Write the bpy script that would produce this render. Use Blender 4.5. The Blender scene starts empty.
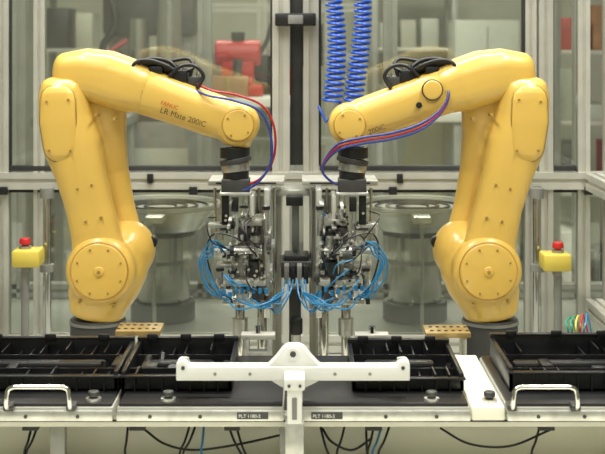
import bpy, bmesh, math, random
from mathutils import Vector, Matrix
random.seed(4)
scene=bpy.context.scene
scene.view_settings.view_transform='Standard'
scene.view_settings.look='None'
F=1320.0; ZC=1.5; YC=-2.2; CX=302.5; HY=40.0
def at(px,py,d):
    return Vector(((px-CX)*d/F, YC+d, ZC-(py-HY)*d/F))

# ---------------- materials ----------------
MATS={}
def mat(name,col,rough=0.5,metal=0.0,noise=0.06,nscale=20,bump=0.0,coat=0.0,emit=None,spec=0.5):
    if name in MATS: return MATS[name]
    m=bpy.data.materials.new(name); m.use_nodes=True
    nt=m.node_tree; b=nt.nodes['Principled BSDF']
    tc=nt.nodes.new('ShaderNodeTexCoord'); n=nt.nodes.new('ShaderNodeTexNoise')
    n.inputs['Scale'].default_value=nscale; n.inputs['Detail'].default_value=4
    nt.links.new(tc.outputs['Object'],n.inputs['Vector'])
    r=nt.nodes.new('ShaderNodeValToRGB')
    lo=[max(0,c*(1-noise*2)) for c in col]; hi=[min(1,c*(1+noise*2)) for c in col]
    r.color_ramp.elements[0].position=0.3; r.color_ramp.elements[1].position=0.7
    r.color_ramp.elements[0].color=(*lo,1); r.color_ramp.elements[1].color=(*hi,1)
    nt.links.new(n.outputs['Fac'],r.inputs['Fac']); nt.links.new(r.outputs['Color'],b.inputs['Base Color'])
    b.inputs['Roughness'].default_value=rough; b.inputs['Metallic'].default_value=metal
    b.inputs['Coat Weight'].default_value=coat; b.inputs['Coat Roughness'].default_value=0.15
    b.inputs['Specular IOR Level'].default_value=spec
    if bump:
        bp=nt.nodes.new('ShaderNodeBump'); bp.inputs['Strength'].default_value=bump; bp.inputs['Distance'].default_value=0.002
        n2=nt.nodes.new('ShaderNodeTexNoise'); n2.inputs['Scale'].default_value=nscale*12
        nt.links.new(tc.outputs['Object'],n2.inputs['Vector'])
        nt.links.new(n2.outputs['Fac'],bp.inputs['Height']); nt.links.new(bp.outputs['Normal'],b.inputs['Normal'])
    if emit:
        b.inputs['Emission Color'].default_value=(*emit[0],1); b.inputs['Emission Strength'].default_value=emit[1]
    MATS[name]=m; return m
YEL=mat('yellow_robot_paint',(0.82,0.53,0.11),0.32,coat=0.4,noise=0.015,nscale=6,bump=0.03)
YELD=mat('yellow_seam',(0.40,0.25,0.06),0.5)
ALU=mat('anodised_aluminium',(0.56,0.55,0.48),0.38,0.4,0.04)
ALUD=mat('dark_aluminium',(0.31,0.31,0.28),0.42,0.4,0.05)  # aluminium in a darker grey
ALUB=mat('machined_aluminium',(0.66,0.66,0.61),0.28,0.7,0.08,60)
CHR=mat('chrome_steel',(0.70,0.69,0.66),0.12,1.0,0.02)
STEEL=mat('brushed_steel',(0.55,0.55,0.51),0.25,0.85,0.06,40)
BLK=mat('black_plastic',(0.012,0.012,0.012),0.38,0,0.2)
BLKT=mat('black_tray_plastic',(0.009,0.009,0.010),0.33,0,0.25,30,bump=0.1)
BLKR=mat('black_rubber',(0.022,0.022,0.02),0.6,0,0.2)
DGR=mat('dark_grey_casting',(0.07,0.07,0.066),0.45,0.3,0.1)
MGR=mat('mid_grey_paint',(0.20,0.20,0.18),0.5,0,0.08)
WHT=mat('white_paint',(0.78,0.78,0.73),0.35,0,0.02)
WPL=mat('white_plate',(0.85,0.84,0.70),0.35,0,0.03,4)
BLU=mat('blue_tubing',(0.03,0.21,0.42),0.3,0,0.05)
BLUC=mat('blue_coil_hose',(0.02,0.10,0.55),0.3,0,0.05)
BLUH=mat('navy_air_hose',(0.03,0.06,0.30),0.3,0,0.05)
RED=mat('red_hose',(0.45,0.02,0.03),0.35,0,0.05)
REDP=mat('red_machine_paint',(0.50,0.02,0.02),0.4,0,0.06)
GRN=mat('green_cable',(0.03,0.30,0.16),0.4,0,0.05)
EYEL=mat('yellow_box_plastic',(0.72,0.56,0.09),0.45,0,0.03)
GOLD=mat('bronze_perforated_plate',(0.45,0.32,0.13),0.35,0.5,0.1,60)
CARD=mat('cardboard',(0.33,0.19,0.10),0.8,0,0.08)
WALLM=mat('wall_paint',(0.36,0.355,0.28),0.8,0,0.05,3)
FLOORM=mat('epoxy_floor',(0.52,0.53,0.45),0.3,0,0.05,2)
CEILM=mat('ceiling_paint',(0.6,0.6,0.55),0.8,0,0.03,3)
PANEL=mat('pale_green_grey_panel',(0.42,0.43,0.36),0.45,0,0.05,5)
TABLEM=mat('machine_table_grey',(0.46,0.47,0.42),0.3,0.2,0.04,8)
LAB=mat('label_ink',(0.08,0.05,0.02),0.6)
def glass(name,tint,fac):
    m=bpy.data.materials.new(name); m.use_nodes=True; nt=m.node_tree; nt.nodes.clear()
    o=nt.nodes.new('ShaderNodeOutputMaterial'); t=nt.nodes.new('ShaderNodeBsdfTransparent'); t.inputs[0].default_value=(*tint,1)
    g=nt.nodes.new('ShaderNodeBsdfGlossy'); g.inputs['Roughness'].default_value=0.03; g.inputs[0].default_value=(0.9,0.95,0.9,1)
    df=nt.nodes.new('ShaderNodeBsdfDiffuse'); df.inputs[0].default_value=(0.8,0.82,0.72,1)
    tc=nt.nodes.new('ShaderNodeTexCoord'); n=nt.nodes.new('ShaderNodeTexNoise'); n.inputs['Scale'].default_value=3.0; n.inputs['Detail'].default_value=5
    mr=nt.nodes.new('ShaderNodeMapRange'); mr.inputs[3].default_value=0.0; mr.inputs[4].default_value=0.09
    nt.links.new(tc.outputs['Object'],n.inputs['Vector']); nt.links.new(n.outputs['Fac'],mr.inputs[0])
    m0=nt.nodes.new('ShaderNodeMixShader'); nt.links.new(mr.outputs[0],m0.inputs[0]); nt.links.new(t.outputs[0],m0.inputs[1]); nt.links.new(df.outputs[0],m0.inputs[2])
    mx=nt.nodes.new('ShaderNodeMixShader'); fr=nt.nodes.new('ShaderNodeLayerWeight'); fr.inputs[0].default_value=fac
    nt.links.new(fr.outputs['Fresnel'],mx.inputs[0]); nt.links.new(m0.outputs[0],mx.inputs[1]); nt.links.new(g.outputs[0],mx.inputs[2]); nt.links.new(mx.outputs[0],o.inputs[0])
    MATS[name]=m; return m
GLS=glass('painted_haze_polycarbonate',(0.93,0.95,0.90),0.4)  # pale diffuse noise mix paints a haze into the panes

# ---------------- builder ----------------
def catmull(pts,n=8):
    pts=[Vector(p) for p in pts]
    if len(pts)<3: return pts
    P=[pts[0]*2-pts[1]]+pts+[pts[-1]*2-pts[-2]]
    out=[]
    for i in range(1,len(P)-2):
        a,b,c,d=P[i-1],P[i],P[i+1],P[i+2]
        for k in range(n):
            t=k/n
            out.append(0.5*((2*b)+(c-a)*t+(2*a-5*b+4*c-d)*t*t+(3*b-a-3*c+d)*t**3))
    out.append(pts[-1]); return out
class Obj:
    def __init__(s,name,loc=None):
        s.name=name; s.parts={}; s.mods={}; s.loc=loc; s.texts=[]
    def bm(s,part,m):
        k=(part,m.name)
        if k not in s.parts: s.parts[k]=bmesh.new()
        return s.parts[k]
    def add(s,part,m,tmp):
        me=bpy.data.meshes.new('t'); tmp.to_mesh(me); tmp.free(); s.bm(part,m).from_mesh(me); bpy.data.meshes.remove(me)
    def box(s,part,m,a,b,bev=0.001,rot=None):
        a=Vector(a);b=Vector(b); c=(a+b)/2; sz=Vector([max(abs(b[i]-a[i]),1e-4) for i in range(3)])
        t=bmesh.new(); bmesh.ops.create_cube(t,size=1); bmesh.ops.scale(t,vec=sz,verts=t.verts)
        bev=min(bev,min(sz)*0.4)
        if bev>0.0003: bmesh.ops.bevel(t,geom=t.edges[:],offset=bev,segments=2,affect='EDGES',profile=0.5)
        if rot: bmesh.ops.rotate(t,cent=(0,0,0),matrix=rot,verts=t.verts)
        bmesh.ops.translate(t,vec=c,verts=t.verts); s.add(part,m,t)
    def pbox(s,part,m,x0,y0,x1,y1,d0,d1,bev=0.001):
        a=at(x0,y0,d0); b=at(x1,y1,d0); b.y=YC+d1; s.box(part,m,a,b,bev)
    def cyl(s,part,m,p,q,r,r2=None,seg=28,bev=0.0):
        p=Vector(p);q=Vector(q); L=(q-p).length; r2=r if r2 is None else r2
        t=bmesh.new(); bmesh.ops.create_cone(t,cap_ends=True,segments=seg,radius1=r,radius2=r2,depth=L)
        if bev:
            es=[e for e in t.edges if abs(e.verts[0].co.z-e.verts[1].co.z)<1e-6]
            bmesh.ops.bevel(t,geom=es,offset=bev,segments=3,affect='EDGES',profile=0.5)
        R=Vector((0,0,1)).rotation_difference((q-p).normalized()).to_matrix()
        bmesh.ops.rotate(t,cent=(0,0,0),matrix=R,verts=t.verts); bmesh.ops.translate(t,vec=(p+q)/2,verts=t.verts); s.add(part,m,t)
    def sph(s,part,m,c,r,sc=(1,1,1)):
        t=bmesh.new(); bmesh.ops.create_uvsphere(t,u_segments=28,v_segments=16,radius=r); bmesh.ops.scale(t,vec=sc,verts=t.verts)
        bmesh.ops.translate(t,vec=c,verts=t.verts); s.add(part,m,t)
    def tube(s,part,m,pts,r,n=8,seg=8,smooth=True):
        P=catmull(pts,n) if smooth else [Vector(p) for p in pts]
        t=bmesh.new(); T0=(P[1]-P[0]).normalized(); up=Vector((0,0,1)) if abs(T0.z)<0.9 else Vector((1,0,0))
        N=T0.cross(up).normalized(); rings=[]
        for i,p in enumerate(P):
            T=((P[min(i+1,len(P)-1)]-P[max(i-1,0)])).normalized()
            N=(N-T*N.dot(T)).normalized(); B=T.cross(N)
            rings.append([t.verts.new(p+(N*math.cos(a)+B*math.sin(a))*r) for a in [2*math.pi*k/seg for k in range(seg)]])
        for i in range(len(rings)-1):
            for k in range(seg): t.faces.new((rings[i][k],rings[i][(k+1)%seg],rings[i+1][(k+1)%seg],rings[i+1][k]))
        t.faces.new(rings[0][::-1]); t.faces.new(rings[-1]); s.add(part,m,t)
    def prism(s,part,m,poly,y0,y1,bev=0.001):
        t=bmesh.new(); a=[t.verts.new((x,y0,z)) for x,z in poly]; b=[t.verts.new((x,y1,z)) for x,z in poly]; n=len(poly)
        t.faces.new(a); t.faces.new(b[::-1])
        for i in range(n): t.faces.new((a[i],b[i],b[(i+1)%n],a[(i+1)%n]))
        bmesh.ops.recalc_face_normals(t,faces=t.faces)
        if bev: bmesh.ops.bevel(t,geom=t.edges[:],offset=bev,segments=2,affect='EDGES',profile=0.5,clamp_overlap=True)
        s.add(part,m,t)
    def profile(s,part,m,p,q,w):
        p=Vector(p);q=Vector(q); h=w/2; g=w*0.13; dp=w*0.16; out=[]
        for k in range(4):
            for (u,v) in [(-h,-h),(-g,-h),(-g*0.9,-h+dp),(g*0.9,-h+dp),(g,-h)]:
                c=math.cos(k*math.pi/2); sn=math.sin(k*math.pi/2); out.append((u*c-v*sn,u*sn+v*c))
        d=(q-p).normalized()
        if abs(d.z)>0.9: U,V=Vector((1,0,0)),Vector((0,1,0))
        elif abs(d.x)>0.9: U,V=Vector((0,1,0)),Vector((0,0,1))
        else: U,V=Vector((1,0,0)),Vector((0,0,1))
        t=bmesh.new(); a=[t.verts.new(p+U*u+V*v) for u,v in out]; b=[t.verts.new(q+U*u+V*v) for u,v in out]; n=len(out)
        t.faces.new(a); t.faces.new(b[::-1])
        for i in range(n): t.faces.new((a[i],b[i],b[(i+1)%n],a[(i+1)%n]))
        bmesh.ops.recalc_face_normals(t,faces=t.faces); s.add(part,m,t)
    def text(s,body,loc,size,m,rot=(math.pi/2,0,0)):
        s.texts.append((body,loc,size,m,rot))
    def build(s,smooth_angle=35):
        e=bpy.data.objects.new(s.name,None); scene.collection.objects.link(e)
        if s.loc is None:
            lo=Vector((1e9,)*3);hi=Vector((-1e9,)*3)
            for b in s.parts.values():
                for v in b.verts:
                    for i in range(3): lo[i]=min(lo[i],v.co[i]); hi[i]=max(hi[i],v.co[i])
            s.loc=Vector(((lo.x+hi.x)/2,(lo.y+hi.y)/2,lo.z))
        e.location=s.loc; e.empty_display_size=0.05
        for (part,mn),b in s.parts.items():
            bmesh.ops.recalc_face_normals(b,faces=b.faces)
            bmesh.ops.translate(b,vec=-Vector(s.loc),verts=b.verts)
            for f in b.faces: f.smooth=True
            for ed in b.edges:
                if len(ed.link_faces)==2 and ed.calc_face_angle(0)>math.radians(smooth_angle): ed.smooth=False
            me=bpy.data.meshes.new(part); b.to_mesh(me); b.free(); me.materials.append(MATS[mn])
            o=bpy.data.objects.new(part,me); scene.collection.objects.link(o); o.parent=e
            if part in s.mods:
                vox,it=s.mods[part]
                r=o.modifiers.new('remesh','REMESH'); r.mode='VOXEL'; r.voxel_size=vox; r.use_smooth_shade=True
                sm=o.modifiers.new('smooth','SMOOTH'); sm.factor=0.5; sm.iterations=it
        for body,loc,size,m,rot in s.texts:
            c=bpy.data.curves.new('lettering','FONT'); c.body=body; c.size=size; c.extrude=0.0003; c.materials.append(m)
            o=bpy.data.objects.new('lettering',c); scene.collection.objects.link(o); o.parent=e; o.location=Vector(loc)-Vector(s.loc); o.rotation_euler=rot
        return e

# ---------------- room shell ----------------
def slab(name,m,a,b):
    a=Vector(a);b=Vector(b); me=bpy.data.meshes.new(name); t=bmesh.new(); bmesh.ops.create_cube(t,size=1)
    bmesh.ops.scale(t,vec=b-a,verts=t.verts); t.to_mesh(me); t.free(); me.materials.append(m)
    o=bpy.data.objects.new(name,me); o.location=(a+b)/2; scene.collection.objects.link(o); return o
RX,RY0,RY1,RZ=4.0,-4.0,6.8,3.4
slab('floor',FLOORM,(-RX,RY0,-0.1),(RX,RY1,0))
slab('ceiling',CEILM,(-RX,RY0,RZ),(RX,RY1,RZ+0.1))
slab('wall_back',WALLM,(-RX,RY1,0),(RX,RY1+0.1,RZ))
slab('wall_front',WALLM,(-RX,RY0-0.1,0),(RX,RY0,RZ))
slab('wall_left',WALLM,(-RX-0.1,RY0,0),(-RX,RY1,RZ))
slab('wall_right',WALLM,(RX,RY0,0),(RX+0.1,RY1,RZ))
slab('baseboard_back',MGR,(-RX,RY1-0.02,0),(RX,RY1,0.12))

# ---------------- machine base ----------------
TZ=0.85
o=Obj('machine_base_cabinet')
o.box('cabinet_body',PANEL,(-0.95,-0.12,0.06),(0.95,1.15,TZ-0.03),0.006)
o.box('table_top',TABLEM,(-0.97,-0.13,TZ-0.03),(0.97,1.17,TZ),0.003)
for x in (-0.85,0,0.85):
    for y in (0.0,1.05): o.cyl('foot',DGR,(x,y,0),(x,y,0.06),0.03)
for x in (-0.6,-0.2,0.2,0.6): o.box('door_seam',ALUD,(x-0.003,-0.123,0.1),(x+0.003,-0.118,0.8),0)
o.build()
o=Obj('conveyor_base_cabinet')
o.box('cabinet_body',PANEL,(-0.95,-0.80,0.0),(0.95,-0.14,0.905),0.006)
o.box('white_deck',WPL,(-0.97,-0.82,0.905),(0.97,-0.135,0.93),0.003)
o.build()

# ---------------- enclosure ----------------
D=2.75
o=Obj('machine_enclosure_frame')
def vpost(px,wd,ytop=1.95,zb=TZ,d=D,m=ALU,part='post'):
    X=(px-CX)*d/F; o.profile(part,m,(X,YC+d,zb),(X,YC+d,ytop),wd*d/F)
vpost(3,14); vpost(40,11,part='door_stile')
vpost(281,17); vpost(311,15)
vpost(530,11); vpost(545,14); vpost(583,12); vpost(612,16)
zb=at(0,180,D).z
o.profile('cross_beam',ALU,(-0.80,YC+D-0.005,zb),(0.80,YC+D-0.005,zb),0.035)
o.profile('top_beam',ALU,(-0.80,YC+D,1.95),(0.80,YC+D,1.95),0.04)
o.profile('bottom_beam',ALU,(-0.80,YC+D,TZ+0.02),(0.80,YC+D,TZ+0.02),0.035)
for (a,b) in ((8,272),(320,524),(553,577)):
    o.pbox('seal',BLKR,a,166,b,171,D-0.012,D+0.01,0.0006)
    o.pbox('seal',BLKR,a,190,b,192.5,D-0.008,D+0.01,0.0006)
for a in (271.5,320,524,36,553,9): o.pbox('seal',BLKR,a-1.2,-140,a+1.2,166,D-0.010,D+0.01,0.0005)
o.pbox('seal',BLKR,290,-140,303,165,D-0.004,D+0.012,0.0005)
o.pbox('latch',BLK,275,13,316,26,D-0.045,D-0.02,0.003)
o.pbox('latch_face',MGR,288,15,303,24,D-0.052,D-0.045,0.001)
for x in (193,393,538,3,589): 
    o.pbox('corner_bracket',BLK,x-4,187,x+4,195,D-0.03,D-0.015,0.001)
for x in (150,400): o.pbox('corner_bracket',BLK,x-3,174,x+3,183,D-0.028,D-0.02,0.001)
for sx in (-0.66,0.60):
    for z in (zb,TZ+0.10,1.95):
        o.profile('side_rail',ALU,(sx,0.02,z),(sx,YC+D-0.03,z),0.034)
    s2=sx+(0.02 if sx>0 else -0.02)
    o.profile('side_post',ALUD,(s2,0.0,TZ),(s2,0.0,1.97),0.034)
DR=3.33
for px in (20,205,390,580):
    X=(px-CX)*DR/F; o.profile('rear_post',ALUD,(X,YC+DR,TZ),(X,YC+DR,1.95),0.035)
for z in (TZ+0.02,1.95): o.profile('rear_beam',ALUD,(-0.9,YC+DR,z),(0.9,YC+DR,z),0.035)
for (a,b,y0,y1) in ((9,271,-130,170),(320,524,-130,170),(553,577,-130,170),(9,272,190,340),(320,600,190,340)):
    o.pbox('glass_pane',GLS,a,y0,b,y1,D,D+0.004,0)
o.build()
for px in (47,537):
    o=Obj('chrome_guide_rod'); d=2.68; X=(px-CX)*d/F; y=YC+d
    o.cyl('rod',CHR,(X,y,TZ),(X,y,at(0,190,d).z),0.0085,bev=0.001)
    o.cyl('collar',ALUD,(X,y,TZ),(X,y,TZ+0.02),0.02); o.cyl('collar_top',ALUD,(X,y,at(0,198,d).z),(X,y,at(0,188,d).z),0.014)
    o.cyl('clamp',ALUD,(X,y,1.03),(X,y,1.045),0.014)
    o.build()
for px,py in ((25,258),(558,262)):
    o=Obj('emergency_stop_box'); d=2.62
    o.pbox('housing',EYEL,px-14,py-7,px+14,py+10,d-0.03,d+0.03,0.005)
    c=at(px,py-8,d)
    o.cyl('collar',ALUD,c,c+Vector((0,0,0.008)),0.012); o.cyl('stem',REDP,c,c+Vector((0,0,0.016)),0.006)
    o.cyl('mushroom_button',REDP,c+Vector((0,0,0.012)),c+Vector((0,0,0.024)),0.012,0.010,bev=0.002)
    o.pbox('bracket',ALUD,px-4,py+9,px+4,py+14,d-0.01,d+0.01,0.001)
    b=at(px,py+13,d); o.cyl('stand',ALUD,(b.x,b.y,TZ),b,0.008); o.cyl('stand_foot',ALUD,(b.x,b.y,TZ),(b.x,b.y,TZ+0.008),0.025)
    o.build()
# ---------------- bowl feeders ----------------
for px in (163,415):
    o=Obj('vibratory_bowl_feeder'); d=3.08; c=at(px,300,d); X,Y=c.x,c.y
    def z(py): return at(0,py,d).z
    o.cyl('base_ring',DGR,(X,Y,TZ),(X,Y,z(300)),0.075,bev=0.004)
    o.cyl('drum',STEEL,(X,Y,z(300)),(X,Y,z(232)),0.062,bev=0.002,seg=48)
    o.cyl('band',ALUD,(X,Y,z(262)),(X,Y,z(258)),0.065,seg=48)
    o.cyl('neck',DGR,(X,Y,z(234)),(X,Y,z(226)),0.075,seg=48)
    o.cyl('bowl',STEEL,(X,Y,z(228)),(X,Y,z(207)),0.09,0.13,seg=64)
    o.cyl('bowl_floor',ALU,(X,Y,z(207)),(X,Y,z(207)+0.001),0.128,seg=64)
    pts=[]
    for k in range(120):
        a=k/120*math.tau*2.5; pts.append((X+math.cos(a)*0.132,Y+math.sin(a)*0.132,z(207)+k/120*0.012))
    o.tube('spiral_rim',WHT,pts,0.003,n=1,seg=6)
    pts=[(X+math.cos(a/40*math.tau*2)*(0.03+a/80*0.1),Y+math.sin(a/40*math.tau*2)*(0.03+a/80*0.1),z(207)+0.003) for a in range(80)]
    o.tube('spiral_track',DGR,pts,0.003,n=1,seg=6)
    o.box('discharge_chute',ALUB,(X-0.02,Y-0.2,z(212)),(X+0.02,Y-0.1,z(206)),0.002)
    o.cyl('chute_support',STEEL,(X,Y-0.18,TZ),(X,Y-0.18,z(212)),0.004)
    for a in range(6):
        aa=a*math.tau/6+0.3; o.cyl('base_bolt',STEEL,(X+math.cos(aa)*0.068,Y+math.sin(aa)*0.068,z(300)),(X+math.cos(aa)*0.068,Y+math.sin(aa)*0.068,z(298)),0.005,seg=6)
    o.build()

# ---------------- robots ----------------
def robot(mir):
    o=Obj('industrial_robot_arm')
    def rp(x,y,yo=0.0):
        if mir: x=588-x
        return Vector(((x-CX)/600.0, yo/600.0, ZC-(y-HY)/600.0))
    def loft(part,m,secs,ex=2.6,cap=0.35,seg=28):
        t=bmesh.new(); C=[rp(q[0],q[1],q[2]) for q in secs]; rings=[]
        T=[(C[min(i+1,len(C)-1)]-C[max(i-1,0)]).normalized() for i in range(len(C))]
        L=[]
        for i in range(len(C)): L.append((C[i],T[i],secs[i][3]/600,secs[i][4]/600))
        c0,t0,a0,b0=L[0]; c1,t1,a1,b1=L[-1]
        pre=[];post=[]
        for ang in (75,50,25):
            s_=math.sin(math.radians(ang)); k=math.cos(math.radians(ang))
            pre.append((c0-t0*a0*cap*s_,t0,a0*(1-cap*(1-k)*1.2),b0*(1-cap*(1-k)*1.2)))
        for ang in (25,50,75):
            s_=math.sin(math.radians(ang)); k=math.cos(math.radians(ang))
            post.append((c1+t1*a1*cap*s_,t1,a1*(1-cap*(1-k)*1.2),b1*(1-cap*(1-k)*1.2)))
        for c,tt,a,b in pre+L+post:
            Yv=Vector((0,1,0)); N=tt.cross(Yv).normalized(); Yv=N.cross(tt)
            r=[]
            for k in range(seg):
                th=math.tau*k/seg; cs,sn=math.cos(th),math.sin(th)
                r.append(t.verts.new(c+N*a*math.copysign(abs(cs)**(2/ex),cs)+Yv*b*math.copysign(abs(sn)**(2/ex),sn)))
            rings.append(r)
        for i in range(len(rings)-1):
            for k in range(seg): t.faces.new((rings[i][k],rings[i][(k+1)%seg],rings[i+1][(k+1)%seg],rings[i+1][k]))
        t.faces.new(rings[0][::-1]); t.faces.new(rings[-1]); o.add(part,m,t)
    def disc(part,m,x,y,y0,y1,r,bev=2,seg=40):
        o.cyl(part,m,rp(x,y,y0),rp(x,y,y1),r/600,bev=bev/600,seg=seg)
    V=0.003
    b=rp(97,320)
    o.cyl('pedestal',DGR,(b.x,0.01,TZ),(b.x,0.01,rp(0,319).z),0.046,bev=0.002,seg=48)
    o.cyl('pedestal_flange',DGR,(b.x,0.01,TZ),(b.x,0.01,TZ+0.015),0.075,bev=0.002,seg=48)
    o.cyl('pedestal_ring',MGR,(b.x,0.01,rp(0,324).z),(b.x,0.01,rp(0,321).z),0.0475,seg=48)
    # turret
    loft('turret_casting',YEL,[(97,311,4,28,27),(99,299,4,32,31),(105,282,6,36,34),(113,264,10,36,33),(118,254,12,33,29)],2.3,0.3)
    o.sph('turret_casting',YEL,rp(123,252,16),31/600)
    disc('turret_casting',YEL,104,267,-30,30,34.5,8)
    o.mods['turret_casting']=(V,4)
    disc('shoulder_seam',YELD,104,266,-32,-29,28.5,0.5); disc('shoulder_cover',YEL,104,266,-33.5,-31,28,2)
    disc('motor_cap',BLK,150,244,10,22,6,1)
    for k in range(8):
        a=k*math.tau/8+0.4; disc('cover_screw',YELD,104+23*math.cos(a),266+23*math.sin(a),-34.7,-32.5,1.1,0.3,10)
    disc('hub',YEL,104,266,-35,-33,5,0.8); disc('hub_screw',YELD,104,266,-35.8,-34,1.8,0.3,10)
    for x,y in ((84,296),(118,300)): disc('base_screw',YELD,x,y,-30,-22,1.6,0.2,10)
    # lower arm link
    loft('lower_link',YEL,[(103,262,-8,30,20),(98,235,-8,25,18),(91,205,-8,23.5,18),(82,172,-8,25,20),(74,145,-6,29,23),(68,118,-4,27,25),(65,95,-4,25,26),(65,88,-4,23,26)],2.8,0.5)
    loft('lower_link',YEL,[(117,246,20,25,13),(111,210,22,21,12),(105,175,22,21,14),(99,140,18,25,18),(97,110,14,28,21),(97,90,12,28,21)],2.6,0.5)
    o.mods['lower_link']=(V,3)
    loft('elbow_cover',YEL,[(65,146,-26,16,5),(63,120,-27,18,5.5),(63,98,-27,17,5.5)],2.8,0.9)
    o.mods['elbow_cover']=(V*0.8,2)
    loft('elbow_gasket',YELD,[(65,146,-26,17,2.5),(63,120,-27,19,3),(63,98,-27,18,3)],2.8,0.9)
    for x,y in ((53,100),(74,98),(55,148),(76,148)): disc('elbow_screw',YELD,x,y,-33.5,-30,1.2,0.2,10)
    for x,y in ((82,186),(96,182),(90,218),(105,214)): disc('link_screw',YELD,x,y,-28,-24,1.4,0.2,10)
    for x,y in ((100,114),(118,118)): disc('housing_screw',YELD,x,y,-30,-8,1.4,0.2,10)
    # forearm
    loft('forearm_housing',YEL,[(66,73,2,21,24),(84,74,2,26,26),(106,78,2,28,27),(128,85,0,27,26),(142,90,0,24,24)],2.9,0.6)
    loft('forearm_housing',YEL,[(98,98,14,26,16),(100,120,14,24,14)],2.6,0.5)
    o.mods['forearm_housing']=(V,3)
    loft('forearm_ring',YELD,[(143,90.4,0,23.2,23.2),(145,91,0,23.2,23.2)],2.5,0.02)
    loft('forearm_tube',YEL,[(146,91,0,24,23),(165,98,0,23,22),(190,107,0,22,21),(212,115,0,22,20),(228,120,0,21,19)],2.6,0.5)
    disc('forearm_tube',YEL,238,124,-19,20,21.5,7)
    loft('forearm_tube',YEL,[(240,122,0,17,15),(236,143,0,15,14)],2.3,0.2)
    o.mods['forearm_tube']=(V,3)
    disc('wrist_seam',YELD,239,124,-21,-18,16,0.4); disc('wrist_cap',YEL,239,124,-22,-20,15.5,1.5)
    for k in range(4):
        a=k*math.tau/4+0.6; disc('wrist_screw',YELD,239+12*math.cos(a),124+12*math.sin(a),-23,-21.5,1.1,0.2,10)
    o.cyl('wrist_flange',BLK,rp(235,147),rp(235,158),15/600,bev=0.001)
    o.cyl('tool_adapter',DGR,rp(235,158),rp(236,163),16/600,bev=0.001)
    o.cyl('tool_adapter',STEEL,rp(235,163),rp(236,171),14/600,bev=0.001)
    o.cyl('tool_adapter_ring',BLK,rp(236,171),rp(236,178),13/600)
    def rb(part,m,x0,y0,x1,y1,a,b2,bev=0.001): 
        p=rp(x0,y0,a);q=rp(x1,y1,b2); o.box(part,m,p,q,bev)
    rb('gripper_body',DGR,222,178,250,193,-12,12,0.002)
    rb('gripper_plate',ALUB,220,191,252,194,-14,14)
    rb('gripper_jaw',BLK,222,194,229,224,-7,7); rb('gripper_jaw',STEEL,243,194,249,214,-7,7)
    rb('gripper_jaw_tip',DGR,220,222,231,230,-5,5); rb('gripper_sensor',BLK,232,196,239,210,-14,-6)
    rb('connector_block',BLK,172,70,188,82,-10,4,0.002); rb('connector_block',DGR,188,76,202,86,-8,4,0.002)
    rb('connector_block',BLK,150,66,164,73,-14,0,0.002)
    for k in range(5):
        dy=k*1.9; o.tube('umbilical_cable',BLK,[rp(132,70+dy*.5,-20+k*5),rp(140,61+dy,-18+k*4),rp(156,61+dy,-16+k*4),rp(174,69+dy,-11+k*3),rp(184,77+dy,-6),rp(198,82+dy,-6+k)],1.9/600)
    o.tube('umbilical_cable',BLK,[rp(135,66,-6),rp(150,59,-6),rp(168,61,-6),rp(182,71,-6),rp(193,68,-2),rp(188,59,4),rp(165,62,6)],2.1/600)
    o.tube('umbilical_cable',BLK,[rp(170,76,-12),rp(182,66,-12),rp(196,66,-10),rp(204,76,-10),rp(198,88,-12)],1.9/600)
    for x in (170,176,183,190,197): o.cyl('air_fitting',STEEL if x%2 else BLK,rp(x,74+(x-176)*.3,-6),rp(x+2,65+(x-176)*.38,-6),2.0/600,seg=10)
    if not mir:
        h=[(198,84,-8),(214,90,-20),(238,94,-26),(262,104,-22),(274,124,-18),(275,152,-16),(266,172,-14),(250,183,-10),(236,182,-6)]
        h2=[(x-4+(i%2),y+5,yo-2) for i,(x,y,yo) in enumerate(h)]
        o.tube('red_air_hose',RED,[rp(*q) for q in h],1.2/600); o.tube('blue_air_hose',BLUH,[rp(*q) for q in h2],1.2/600)
        o.text('FANUC',rp(163,103,-24.0),0.009,REDP,(math.pi/2,math.radians(18),0))
        o.text('LR Mate 200iC',rp(162,111,-24.0),0.013,LAB,(math.pi/2,math.radians(18),0))
    else:
        def q(x,y,yo): return Vector(((x-CX)/600.0,yo/600.0,ZC-(y-HY)/600.0))
        for k,(mm,nm) in enumerate(((BLUH,'blue_air_hose'),(RED,'red_air_hose'),(BLUH,'blue_air_hose'))):
            e=k*3
            o.tube(nm,mm,[q(438,80+e,-14),q(446,92+e*.4,-24),q(438,108+e*.6,-28),q(418,122+e,-28),q(390,131+e,-28),q(360,136+e,-26),q(338,142+e,-24),q(325,158+e*.5,-18),q(323,172,-14),q(336,183,-8),q(350,182,-6)],1.2/600)
        disc('cable_clamp_ring',DGR,588-430,89,-26,-20,10.5,1); disc('cable_clamp',YEL,588-430,89,-27,-22,9.5,1.5)
        disc('cable_port',BLK,588-417,104,-25,-20,3,0.5)
        o.text('200iC',q(368,133,-24.0),0.012,LAB,(math.pi/2,math.radians(-20),0))
    o.build(50)
robot(False); robot(True)

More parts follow.
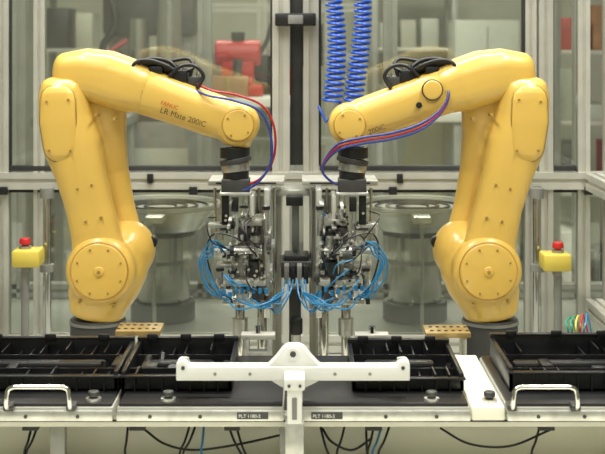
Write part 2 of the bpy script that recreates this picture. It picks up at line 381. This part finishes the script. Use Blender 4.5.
# ---------------- clamping fixtures ----------------
def fixture(mir):
    o=Obj('pneumatic_assembly_fixture')
    def X(x): return (586-x if mir else x)
    def B(part,m,x0,y0,x1,y1,a,b,bev=0.001):
        o.pbox(part,m,min(X(x0),X(x1)),y0,max(X(x0),X(x1)),y1,a,b,bev)
    d=2.22
    def p(x,y,dd=d): return at(X(x),y,dd)
    a=p(252,330); o.box('base_plate',ALUB,(a.x-0.05,YC+2.18,TZ),(a.x+0.05,YC+2.34,TZ+0.012),0.002)
    for x in (240,262): q=p(x,330); o.cyl('column',CHR,(q.x,q.y,TZ),(q.x,q.y,p(0,290).z),0.008,bev=0.001)
    q=p(240,320); o.cyl('column_collar',ALUB,(q.x,q.y,p(0,335).z),(q.x,q.y,p(0,318).z),0.013)
    B('lower_deck',ALUB,222,300,270,305,2.16,2.34); B('back_plate',ALU,250,196,266,300,2.28,2.295,0.001)
    B('top_rail',ALU,208,181,284,186,2.24,2.34); B('top_rail_slot',BLKR,216,182.5,276,184,2.238,2.24,0)
    B('side_plate',ALUB,264,190,270,318,2.17,2.27); B('side_plate',ALU,250,196,254,262,2.17,2.27)
    B('slide_block',ALUB,228,246,262,253,2.15,2.24); B('slide_block',ALU,226,280,266,286,2.13,2.22)
    B('clamp_body',ALU,232,258,246,280,2.16,2.22); B('clamp_body',DGR,248,262,258,279,2.15,2.2)
    B('clamp_arm',ALUB,212,250,230,254,2.16,2.2); B('clamp_arm',ALUB,216,264,232,268,2.15,2.18)
    B('nest_block',WHT,222,290,232,299,2.13,2.17); B('nest_block',ALUB,236,290,248,301,2.13,2.17); B('nest_block',DGR,252,290,262,300,2.13,2.17)
    B('upper_bracket',ALU,240,220,262,226,2.16,2.25); B('upper_bracket',DGR,238,228,250,242,2.16,2.22)
    B('upper_arm',ALUB,230,206,234,246,2.2,2.24); B('hook',ALUB,208,224,228,228,2.19,2.22)
    B('hook',ALUB,208,228,211,242,2.19,2.22)
    for x in (215,222,259,275): q=p(x,188,2.26); o.cyl('guide_pin',CHR,q,p(x,240 if x<230 else 300,2.26),1.6/600,seg=12)
    for i,(x0,y0,x1,y1,r) in enumerate(((230,251,262,251,4),(226,284,262,284,3.5),(232,270,232,296,3.2),(256,232,256,258,4),(266,206,266,236,3),(220,268,220,292,3),(244,206,244,220,3.5))):
        o.cyl('air_cylinder',STEEL,p(x0,y0,2.14),p(x1,y1,2.14),r/600,bev=0.0006,seg=18)
        o.cyl('air_cylinder_cap',BLK,p(x0,y0,2.14),p(x0+(x1-x0)*.12,y0+(y1-y0)*.12,2.14),(r+1)/600,seg=18)
    rnd=random.Random(7+mir)
    for k in range(85):
        x=rnd.uniform(214,270); y=rnd.uniform(202,302); 
        if x<226 and y<244: continue
        if y<216 and k%2: continue
        ww=rnd.uniform(1,5); hh=rnd.uniform(1,6); mm=rnd.choice([ALUB,ALUB,BLK,DGR,WHT,STEEL,ALU,ALUB])
        B('small_component',mm,x,y,x+ww,y+hh,rnd.uniform(2.12,2.17),2.20,0.0005)
    for k in range(36):
        x=rnd.uniform(222,270); y=rnd.uniform(212,304); o.cyl('socket_screw',rnd.choice([STEEL,BLK,CHR]),p(x,y,2.12),p(x,y,2.19),1.4/600,seg=10)
    for k in range(9):
        x=218+k*6; y=296+rnd.uniform(-6,4); o.cyl('blue_fitting',BLU,p(x,y,2.12),p(x,y-5,2.12),1.8/600,seg=10)
    J=lambda v: v+rnd.uniform(-4,4)
    for k in range(4):
        e=k*2.2
        o.tube('blue_tube',BLU,[p(J(226),J(250),2.14),p(J(216),J(244),2.11),p(206+e,248+e,2.11),p(199+e,262,2.11),p(J(203)+e,280,2.11),p(J(213)+e,J(293),2.11),p(J(228),J(298),2.12)],0.85/600,seg=6)
    for k in range(4):
        o.tube('blue_tube',BLU,[p(J(226)+k*9,298,2.12),p(238+k*8,J(306),2.1),p(J(262),J(307),2.1),p(J(276),302-k*2,2.12),p(284,292,2.15)],0.85/600,seg=6)
    for k in range(3):
        x0=rnd.uniform(222,250); y0=rnd.uniform(262,285)
        o.tube('blue_tube',BLU,[p(x0,y0,2.15),p(x0-J(6),y0-J(4),2.11),p(x0+J(6),y0+J(6),2.10),p(x0+J(14),y0+J(8),2.12)],0.75/600,seg=6)
    for k in range(5):
        x0=rnd.uniform(215,255); y0=rnd.uniform(210,270)
        o.tube('black_cable',BLK,[p(x0,y0,2.15),p(x0-J(8),y0+J(6),2.11),p(x0-J(2),y0+J(20),2.10),p(x0+J(10),y0+J(30),2.13)],0.7/600,seg=6)
    o.tube('black_cable',BLK,[p(262,262,2.14),p(240,240,2.12),p(214,234,2.12),p(207,254,2.12),p(216,286,2.12),p(232,300,2.13)],0.9/600,seg=6)
    o.build()
fixture(False); fixture(True)
o=Obj('pneumatic_valve_column')
q0=at(294,400,2.32)
for px in (277,314): q=at(px,0,2.32); o.profile('upright',ALU,(q.x,q.y,TZ),(q.x,q.y,at(0,192,2.32).z),9*2.32/F)
o.box('foot_plate',ALUD,(q0.x-0.06,q0.y-0.04,TZ),(q0.x+0.06,q0.y+0.04,TZ+0.01))
o.pbox('cross_plate',ALUB,272,190,320,196,2.28,2.35)
o.pbox('manifold',DGR,281,262,312,278,2.22,2.3,0.002); o.pbox('manifold_top',BLK,284,256,309,263,2.23,2.29,0.002)
for k in range(4): o.pbox('solenoid_valve',BLK if k%2 else MGR,284+k*6.5,266,289+k*6.5,284,2.19,2.23,0.001)
o.pbox('centre_bar',ALUD,292,196,299,256,2.3,2.33); o.pbox('centre_bar',DGR,289,290,301,420,2.24,2.28)
o.pbox('sensor',BLK,286,197,303,206,2.26,2.3); o.cyl('regulator',BLK,at(296,318,2.2),at(296,334,2.2),0.011,bev=0.002)
o.cyl('regulator_cap',ALUB,at(296,334,2.2),at(296,345,2.2),0.008)
o.pbox('regulator_mount',ALUD,291,326,301,330,2.2,2.26)
rr=random.Random(3)
for k in range(6):
    x=285+k*4; s=1 if k>2 else -1; j=lambda: rr.uniform(-5,5)
    o.tube('blue_tube',BLU,[at(x,280,2.18),at(x+s*2,292+j(),2.15),at(x+s*9,308+j(),2.14),at(x+s*17,308+j(),2.14),at(x+s*28,300+j(),2.15)],0.0014,seg=6)
for k in range(3):
    o.tube('blue_tube',BLU,[at(318,196+k*4,2.25),at(322+k*2,220,2.2),at(318+k*3,250,2.18),at(324+k*2,280,2.18),at(312,300+k*3,2.16)],0.0014,seg=6)
o.build()
for px0,px1,py in ((115,160,331),(426,471,333)):
    o=Obj('perforated_part_stand'); d=2.03
    o.pbox('plate',GOLD,px0,py,px1,py+5,d,d+0.06,0.001)
    for k in range(6):
        c=at(px0+5+k*7,py,d+0.03); c.z=at(0,py,d).z
        for yo in (-0.015,0.012): o.cyl('hole_bush',DGR,c+Vector((0,yo,-0.001)),c+Vector((0,yo,0.0012)),0.0028,seg=12)
    for xx in (px0+8,px1-8): a=at(xx,py+5,d+0.04); o.cyl('leg',ALUB,(a.x,YC+d+0.04,0.93),(a.x,YC+d+0.04,a.z),0.006)
    o.build()
for px in (258,372):
    o=Obj('aluminium_support_bracket'); d=1.98
    o.pbox('upright',ALUB,px-14,338,px-9,392,d,d+0.03); o.pbox('upright',ALUB,px+9,338,px+14,392,d,d+0.03)
    o.pbox('bridge',ALU,px-17,335,px+17,340,d,d+0.025); o.pbox('cross',ALUB,px-10,352,px+10,357,d,d+0.02)
    a=at(px-14,392,d); b=at(px+14,392,d); o.box('foot',ALUB,(a.x,YC+d-0.01,0.93),(b.x,YC+d+0.04,a.z),0.001)
    o.cyl('pin',CHR,at(px,334,d+.01),at(px,326,d+.01),0.005)
    o.build()
# wiring behind the far right tray
o=Obj('wired_terminal_block'); d=2.0
a=at(566,345,d); b=at(590,345,d)
o.box('block',DGR,(a.x,YC+d,0.93),(b.x,YC+d+0.04,at(0,338,d).z),0.003)
for k in range(5):
    x=569+k*4; mm=(GRN,GRN,EYEL,RED,BLU)[k]
    o.tube('lead',mm,[at(x,340,d+.02),at(x-1,330,d+.01),at(x-3+k,322,d+.02),at(x+2,318-k,d+.05),at(x+6,330,d+.08),at(x+8,345,d+.1)],0.0016,seg=6)
o.pbox('red_connector',REDP,583,341,589,347,d-0.008,d,0.001)
o.build()

# ---------------- conveyor ----------------
o=Obj('pallet_conveyor')
for dd in (1.73,1.93):
    o.box('rail',ALU,(-0.75,YC+dd-0.012,0.996),(0.75,YC+dd+0.012,1.012),0.002)
    o.box('rail_groove',BLKR,(-0.75,YC+dd-0.0125,1.003),(0.75,YC+dd-0.0115,1.006),0)
o.box('belt',BLKR,(-0.75,YC+1.745,1.004),(0.215,YC+1.915,1.008),0)
o.box('transfer_plate',WPL,(at(472,0,1.69).x,YC+1.69,1.0125),(at(505,0,1.69).x,YC+1.97,1.030),0.002)
o.box('added_bright_panel',WPL,(-0.75,YC+1.790,0.9305),(0.75,YC+1.796,1.003),0.001)  # added white upright sheet, catches lamp light in front of the shadowed deck
for x in (-0.6,-0.32,-0.02,0.42,0.6):
    o.box('leg',ALUD,(x-0.010,YC+1.722,0.93),(x+0.010,YC+1.738,0.997),0.002)
    o.box('leg',ALUD,(x-0.010,YC+1.922,0.93),(x+0.010,YC+1.938,0.997),0.002)
    o.box('leg_foot',ALUD,(x-0.018,YC+1.715,0.93),(x+0.018,YC+1.745,0.936),0.001)
o.build()
def pallet(x0,x1,label=True,handle=None,knobs=()):
    o=Obj('carrier_pallet')
    a=at(x0,400,1.69).x; b=at(x1,400,1.69).x; z0,z1=1.0125,1.034
    o.box('plate',ALU,(a,YC+1.69,z0),(b,YC+1.955,z1-0.004),0.0015)
    o.box('top_mat',BLK,(a+0.002,YC+1.692,z1-0.004),(b-0.002,YC+1.95,z1),0.001)
    o.box('front_lip',ALUB,(a,YC+1.684,z0+0.001),(b,YC+1.692,z0+0.014),0.001)
    for k in range(3):
        x=a+(b-a)*(0.2+0.3*k); o.cyl('lip_screw',DGR,(x,YC+1.683,z0+0.007),(x,YC+1.686,z0+0.007),0.0025,seg=10)
    if label:
        xm=a+(b-a)*label
        o.box('label_plate',DGR,(xm,YC+1.6825,z0+0.004),(xm+0.040,YC+1.6845,z0+0.013),0)
        o.text('PLT 1180-2',(xm+0.002,YC+1.6822,z0+0.006),0.006,WHT)
    for kx in knobs:
        x=at(kx,400,1.70).x; y=YC+1.705
        o.cyl('knob_base',ALUB,(x,y,z1),(x,y,z1+0.004),0.010); o.cyl('knob_stem',BLK,(x,y,z1),(x,y,z1+0.012),0.005); o.cyl('knob',DGR,(x,y,z1+0.006),(x,y,z1+0.013),0.0075,bev=0.002,seg=12)
    if handle:
        h0,h1=[at(h,400,1.68).x for h in handle]; y=YC+1.672; zt=1.061
        o.tube('handle',CHR,[(h0,y+0.030,1.032),(h0,y+0.004,1.033),(h0,y-0.002,1.042),(h0+0.002,y-0.002,zt-0.005),(h0+0.007,y-0.002,zt-0.001),(h0+0.014,y-0.002,zt),((h0+h1)/2,y-0.002,zt),(h1-0.014,y-0.002,zt),(h1-0.007,y-0.002,zt-0.001),(h1-0.002,y-0.002,zt-0.005),(h1,y-0.002,1.042),(h1,y+0.004,1.033),(h1,y+0.030,1.032)],0.0030,seg=12)
        for h in (h0,h1): o.box('handle_foot',DGR,(h-0.006,YC+1.676,1.028),(h+0.006,YC+1.70,1.036),0.002)
    o.build()
pallet(-60,113,False,(8,71),(93,)); pallet(117,284,0.72,None,(168,)); pallet(301,470,0.06,None,(432,)); pallet(507,660,False,(512,576),())
o=Obj('clamping_knob'); x=at(490,403,1.71).x; y=YC+1.715
o.cyl('knob_base',ALUB,(x,y,1.030),(x,y,1.034),0.010); o.cyl('knob_stem',BLK,(x,y,1.03),(x,y,1.042),0.005); o.cyl('knob',DGR,(x,y,1.036),(x,y,1.044),0.0075,bev=0.002,seg=12); o.build()
def tray(x0,x1,seed,dz=0,d0=1.75,d1=1.93):
    o=Obj('black_part_tray'); r=random.Random(seed); K=BLKT
    a=at(x0,369,d0).x; b=at(x1,369,d0).x; z0,z1=1.0345,1.061+dz; y0,y1=YC+d0,YC+d1
    o.box('floor_panel',K,(a,y0,z0),(b,y1,z0+0.004),0.001)
    o.box('front_wall',K,(a,y0,z0),(b,y0+0.004,z1-0.005),0.001); o.box('front_flange',K,(a-0.002,y0-0.006,z1-0.008),(b+0.002,y0+0.006,z1-0.005),0.001)
    o.box('back_wall',K,(a,y1-0.004,z0),(b,y1,z1+0.004),0.001); o.box('back_flange',K,(a,y1-0.008,z1+0.003),(b,y1+0.004,z1+0.006),0.001)
    o.box('end_wall',K,(a,y0,z0),(a+0.006,y1,z1),0.001); o.box('end_wall',K,(b-0.006,y0,z0),(b,y1,z1),0.001)
    n=int((b-a)/0.017)
    for k in range(1,n):
        x=a+(b-a)*k/n; h=r.uniform(0.006,0.022)
        o.box('rib',K,(x-0.001,y0+0.003,z0),(x+0.001,y0+0.05,z0+h),0)
        o.box('rib',K,(x-0.001,y0-0.004,z0),(x+0.001,y0+0.001,z1-0.008),0)
        if r.random()<0.8: o.box('rib',K,(x-0.001,y1-0.06,z0),(x+0.001,y1-0.003,z0+h+0.006),0)
        if r.random()<0.6: o.cyl('boss',K,(x+0.006,(y0+y1)/2+r.uniform(-.04,.03),z0),(x+0.006,(y0+y1)/2+r.uniform(-.04,.03),z0+r.uniform(.008,.022)),r.uniform(.003,.007),seg=12)
        if r.random()<0.35: o.box('pocket_block',K,(x,y0+0.06,z0),(x+r.uniform(.01,.03),y0+r.uniform(.08,.11),z0+r.uniform(.008,.024)),0.002)
    o.box('long_rib',K,(a,y0+0.05,z0),(b,y0+0.052,z0+0.018),0); o.box('long_rib',K,(a,y1-0.062,z0),(b,y1-0.06,z0+0.020),0)
    o.box('inner_duct',K,(a+0.02,y0+0.085,z0+0.004),(b-0.03,y0+0.108,z0+0.017),0.005)
    for k in range(3):
        x=a+(b-a)*(0.15+0.33*k); o.box('clip',K,(x-0.008,y1-0.01,z1),(x+0.008,y1-0.004,z1+0.011),0.002)
    o.build()
tray(-60,118,1); tray(121,232,2,0.0); tray(352,464,3,-0.003); tray(509,660,4,0.005)
# white locating bar
o=Obj('white_positioning_bar')
d=1.705
def w2(pts): return [(at(x,y,d).x,at(x,y,d).z) for x,y in pts]
o.prism('bar',WHT,w2([(176,381),(176,364),(179,361),(186,361),(189,367),(397,367),(400,361),(407,361),(410,364),(410,381)]),YC+d,YC+d+0.026,0.0015)
o.prism('hub',WHT,w2([(266,368),(276,358),(282,350),(287,346),(301,346),(306,350),(312,358),(322,368)]),YC+d+0.003,YC+d+0.024,0.003)
o.prism('lower_flange',WHT,w2([(272,382),(272,378),(318,378),(318,382),(306,388),(282,388)]),YC+d+0.002,YC+d+0.02,0.001)
c=at(293,354,d+0.003); o.cyl('dark_bolt',DGR,c+Vector((0,0.003,0)),c-Vector((0,0.002,0)),0.004,seg=18); o.cyl('bolt_ring',WHT,c,c-Vector((0,0.0015,0)),0.008)
for x in (183,403): c=at(x,368,d); o.cyl('end_pin',DGR,c+Vector((0,0.003,0)),c-Vector((0,0.001,0)),0.0025,seg=14)
for x in (186,400): c=at(x,362,d+0.014); o.cyl('end_post',ALUB,c-Vector((0,0,.004)),c+Vector((0,0,0.006)),0.004,seg=14)
for x in (215,250,335,370): c=at(x,374,d); o.cyl('bar_screw',ALUD,c+Vector((0,0.001,0)),c-Vector((0,0.0008,0)),0.0022,seg=10)
o.pbox('stem',WHT,287,384,302,425,d-0.040,d-0.022,0.002); o.pbox('stem_joint',WHT,284,379,305,391,d-0.042,d+0.01,0.002)
o.pbox('stem_slot',MGR,292,398,297,420,d-0.0412,d-0.039,0.0008)
a=at(285,425,d-0.040); b=at(304,425,d-0.040); o.box('stem_base',ALUB,(a.x,a.y,0.93),(b.x,a.y+0.03,a.z+0.002),0.002)
for x in (289,300): c=at(x,386,d-0.042); o.cyl('stem_screw',DGR,c,c-Vector((0,0.002,0)),0.002,seg=10)
o.build()
o=Obj('cable_bundle')
def cb(pts,m=BLK,r=0.0016): o.tube('cable',m,[at(*q) for q in pts],r,seg=8)
for x in (32,38,128,190,196,204,228,236,320,345,366,374,382,390,540):
    s=random.uniform(-8,8); mm=BLK if x not in (382,204) else BLU
    cb([(x,424,1.765),(x+s*.4,432,1.755),(x+s,442,1.745),(x+s*1.8,452,1.74),(x+s*2.4+4,464,1.76)],mm)
cb([(145,430,1.76),(165,444,1.75),(195,450,1.745),(240,444,1.75),(285,434,1.76)])
cb([(440,428,1.76),(470,444,1.75),(510,446,1.745),(550,430,1.76)])
cb([(322,428,1.76),(332,442,1.75),(352,450,1.75),(372,438,1.76)])
for x in (28,135,230,372,545): o.pbox('cable_clip',BLK,x-6,426,x+10,431,1.75,1.765,0.001)
o.build()

# ---------------- coiled hoses ----------------
for px in (331,357):
    o=Obj('coiled_air_hose'); d=2.67; pts=[]
    N=34; top=1.78; bot=at(0,102,d).z
    for k in range(N*12+1):
        t=k/(N*12); a=t*N*math.tau; r=0.016*(0.8+0.35*t)
        x=(px-CX)*d/F+math.cos(a)*r+0.012*math.sin(t*5+px); pts.append((x,YC+d+math.sin(a)*r,top-(top-bot)*t))
    pts+= [(pts[-1][0]-0.01,YC+d,bot-0.02),(pts[-1][0]-0.03,YC+d,bot-0.04),(pts[-1][0]-0.045,YC+d+.02,bot-0.01)]
    o.tube('coil',BLUC,pts,0.0030,n=1,seg=6)
    q=pts[0]; o.cyl('top_fitting',STEEL,(q[0],q[1],1.78),(q[0],q[1],1.93),0.006)
    o.build()

# ---------------- background workshop ----------------
def tbl(name,x0,x1,py,dd,dep=0.6,m=WHT):
    o=Obj(name); a=at(x0,py,dd); b=at(x1,py,dd)
    o.box('top',m,(a.x,a.y,a.z-0.04),(b.x,a.y+dep,a.z),0.004)
    for x in (a.x+0.04,b.x-0.04):
        for y in (a.y+0.05,a.y+dep-0.05): o.box('leg',ALUD,(x-0.02,y-0.02,0),(x+0.02,y+0.02,a.z-0.03),0.002)
    o.box('shelf',MGR,(a.x+0.03,a.y+0.05,0.3),(b.x-0.03,a.y+dep-0.05,0.33),0.002)
    o.box('modesty_panel',PANEL,(a.x+0.05,a.y+dep-0.06,0.35),(b.x-0.05,a.y+dep-0.05,a.z-0.05),0.002)
    o.build(); return a.z
z=tbl('workbench',196,300,98,5.6)
o=Obj('red_bench_press'); c=at(238,90,5.8); x,y=c.x,c.y
o.box('base',REDP,(x-.11,y-.09,z),(x+.11,y+.09,z+.05),0.01); o.box('column',REDP,(x-.07,y-.04,z+.05),(x+.07,y+.07,z+.2),0.01)
o.cyl('head',REDP,(x-.1,y,z+.19),(x+.1,y,z+.19),0.055,bev=.01); o.cyl('ram',DGR,(x,y-.05,z+.08),(x,y-.05,z+.16),0.02); o.cyl('cap',BLK,(x,y,z+.24),(x,y,z+.28),0.03)
o.tube('lever',DGR,[(x+.1,y,z+.19),(x+.13,y-.03,z+.25),(x+.15,y-.05,z+.32)],.01)
o.build()
o=Obj('cardboard_box'); c=at(236,90,5.65)
x=c.x-.02; o.box('carton',CARD,(x-.09,YC+5.62,z),(x+.07,YC+5.68,z+.09),0.002); o.box('tape',GOLD,(x-.02,YC+5.618,z+.02),(x,YC+5.622,z+.09),0); o.build()
o=Obj('stacked_parts_bins')
for k,(xx,w_,h_,mm) in enumerate(((205,.07,.14,DGR),(214,.06,.24,MGR),(262,.09,.18,BLK),(285,.07,.12,REDP),(272,.05,.30,ALUD),(296,.05,.2,DGR))):
    c=at(xx,90,5.95); o.box('bin',mm,(c.x-w_/2,c.y,z),(c.x+w_/2,c.y+.12,z+h_),0.005)
o.build()
o=Obj('grey_press_machine'); c=at(150,100,6.3); x,y=c.x,c.y
o.box('cabinet',MGR,(x-.28,y-.2,0),(x+.26,y+.25,1.12),0.01); o.box('panel',PANEL,(x-.22,y-.21,.3),(x+.2,y-.2,1.0),0.004)
o.box('column',ALUD,(x-.2,y,1.12),(x-.08,y+.15,1.95),0.01); o.box('column',ALUD,(x+.1,y,1.12),(x+.2,y+.15,1.95),0.01)
o.box('head',DGR,(x-.22,y-.05,1.52),(x+.22,y+.18,1.75),0.02)
o.cyl('duct',STEEL,(x+.1,y-.08,1.35),(x+.1,y-.08,1.95),0.06); o.cyl('spindle',STEEL,(x-.05,y-.02,1.3),(x-.05,y-.02,1.6),0.05)
o.box('table',DGR,(x-.2,y-.15,1.12),(x+.22,y+.1,1.2),0.01); o.box('controller',BLK,(x-.26,y-.15,1.2),(x-.12,y-.05,1.45),0.01); o.tube('hose',RED,[(x-.1,y-.1,1.5),(x-.2,y-.15,1.4),(x-.1,y-.2,1.25),(x+.05,y-.18,1.22)],.012)
o.tube('hose',BLK,[(x-.25,y-.1,1.9),(x-.15,y-.12,1.6),(x-.2,y-.16,1.45),(x-.05,y-.14,1.35)],.018)
o.build()
# extruded frame of a neighbouring workstation
o=Obj('workstation_frame'); dd=6.9
for px in (196,262,330,362):
    a=at(px,0,dd); o.profile('post',ALU,(a.x,a.y,0),(a.x,a.y,2.2),0.05)
for py in (8,58,140):
    a=at(196,py,dd); b=at(362,py,dd); o.profile('beam',ALU,(a.x,a.y,a.z),(b.x,b.y,a.z),0.045)
a=at(300,20,dd); o.box('monitor',BLK,(a.x-.03,a.y-.06,a.z-.24),(a.x+.12,a.y-.03,a.z-.02),0.005); o.box('red_strip',REDP,(a.x-.10,a.y-.05,a.z-.5),(a.x-.06,a.y-.02,a.z+.2),0.004)
o.build()
def rack(x0,x1,dd,seed,cols):
    o=Obj('storage_rack'); a=at(x0,0,dd); b=at(x1,0,dd); r=random.Random(seed); y=a.y
    for xx in (a.x,b.x):
        for yy in (y,y+.4): o.box('upright',ALUD,(xx-.02,yy-.02,0),(xx+.02,yy+.02,2.1),0.002)
    for zz in (.3,.75,1.1,1.45,1.8):
        o.box('shelf',ALU,(a.x,y,zz-.02),(b.x,y+.4,zz),0.002)
        xx=a.x+.03
        while xx<b.x-.12:
            ww=r.uniform(.05,.16); hh=r.uniform(.06,.26); ww=min(ww,b.x-.03-xx)
            o.box('stored_bin',r.choice(cols),(xx,y+.02,zz),(xx+ww,y+.3,zz+hh),0.006); xx+=ww+r.uniform(.01,.05)
    o.build()
rack(40,112,7.6,3,[PANEL,MGR,DGR,ALUD,WALLM,BLK,WHT]); rack(556,640,6.5,8,[PANEL,WHT,MGR,DGR,CARD,REDP]); rack(375,455,8.4,12,[PANEL,WHT,ALU,WALLM,ALUD,MGR])
o=Obj('control_cabinet'); a=at(455,0,7.9); b=at(520,0,7.9)
o.box('body',PANEL,(a.x,a.y,0.05),(b.x,a.y+.4,1.62),0.01); o.box('plinth',DGR,(a.x,a.y+.02,0),(b.x,a.y+.4,.06)); o.box('door_seam',MGR,((a.x+b.x)/2-.004,a.y-.003,.1),((a.x+b.x)/2+.004,a.y,1.58),0)
o.box('handle',BLK,((a.x+b.x)/2+.02,a.y-.03,.9),((a.x+b.x)/2+.04,a.y,1.05),.004); o.build()
tbl('workbench',372,470,112,5.2,0.5)
tbl('workbench',30,125,118,5.6,0.5,MGR)

# ---------------- lights ----------------
def lamp(name,x,y,z,sx,sy,power,col=(1,0.985,0.93)):
    o=Obj(name); o.box('housing',WHT,(x-sx/2-.03,y-sy/2-.03,z+.01),(x+sx/2+.03,y+sy/2+.03,z+.07),0.005); e=o.build()
    L=bpy.data.lights.new('tube_light','AREA'); L.shape='RECTANGLE'; L.size=sx; L.size_y=sy; L.energy=power; L.color=col
    l=bpy.data.objects.new('tube_light',L); scene.collection.objects.link(l); l.parent=e; l.location=Vector((x,y,z))-e.location
lamp('ceiling_lamp',-0.9,-1.1,3.2,0.35,1.4,44); lamp('ceiling_lamp',0.9,-1.1,3.2,0.35,1.4,44)
lamp('ceiling_lamp',0,0.1,3.0,1.6,0.25,48)
lamp('ceiling_lamp',0,2.2,3.2,2.4,0.4,52); lamp('ceiling_lamp',0,4.6,3.2,3.0,0.4,95)
lamp('ceiling_lamp',0,-2.9,3.0,2.0,0.4,26)
W=bpy.data.worlds.new('world'); scene.world=W; W.use_nodes=True
W.node_tree.nodes['Background'].inputs[0].default_value=(1,0.98,0.92,1); W.node_tree.nodes['Background'].inputs[1].default_value=0.3
# ---------------- camera ----------------
cam=bpy.data.cameras.new('camera'); co=bpy.data.objects.new('camera',cam); scene.collection.objects.link(co)
co.location=(0,YC,ZC); co.rotation_euler=(math.pi/2,0,0); cam.sensor_width=36; cam.lens=36*F/605; cam.shift_y=-(227-HY)/605; cam.clip_start=0.05
cam.dof.use_dof=True; cam.dof.focus_distance=2.05; cam.dof.aperture_fstop=11.0
scene.camera=co
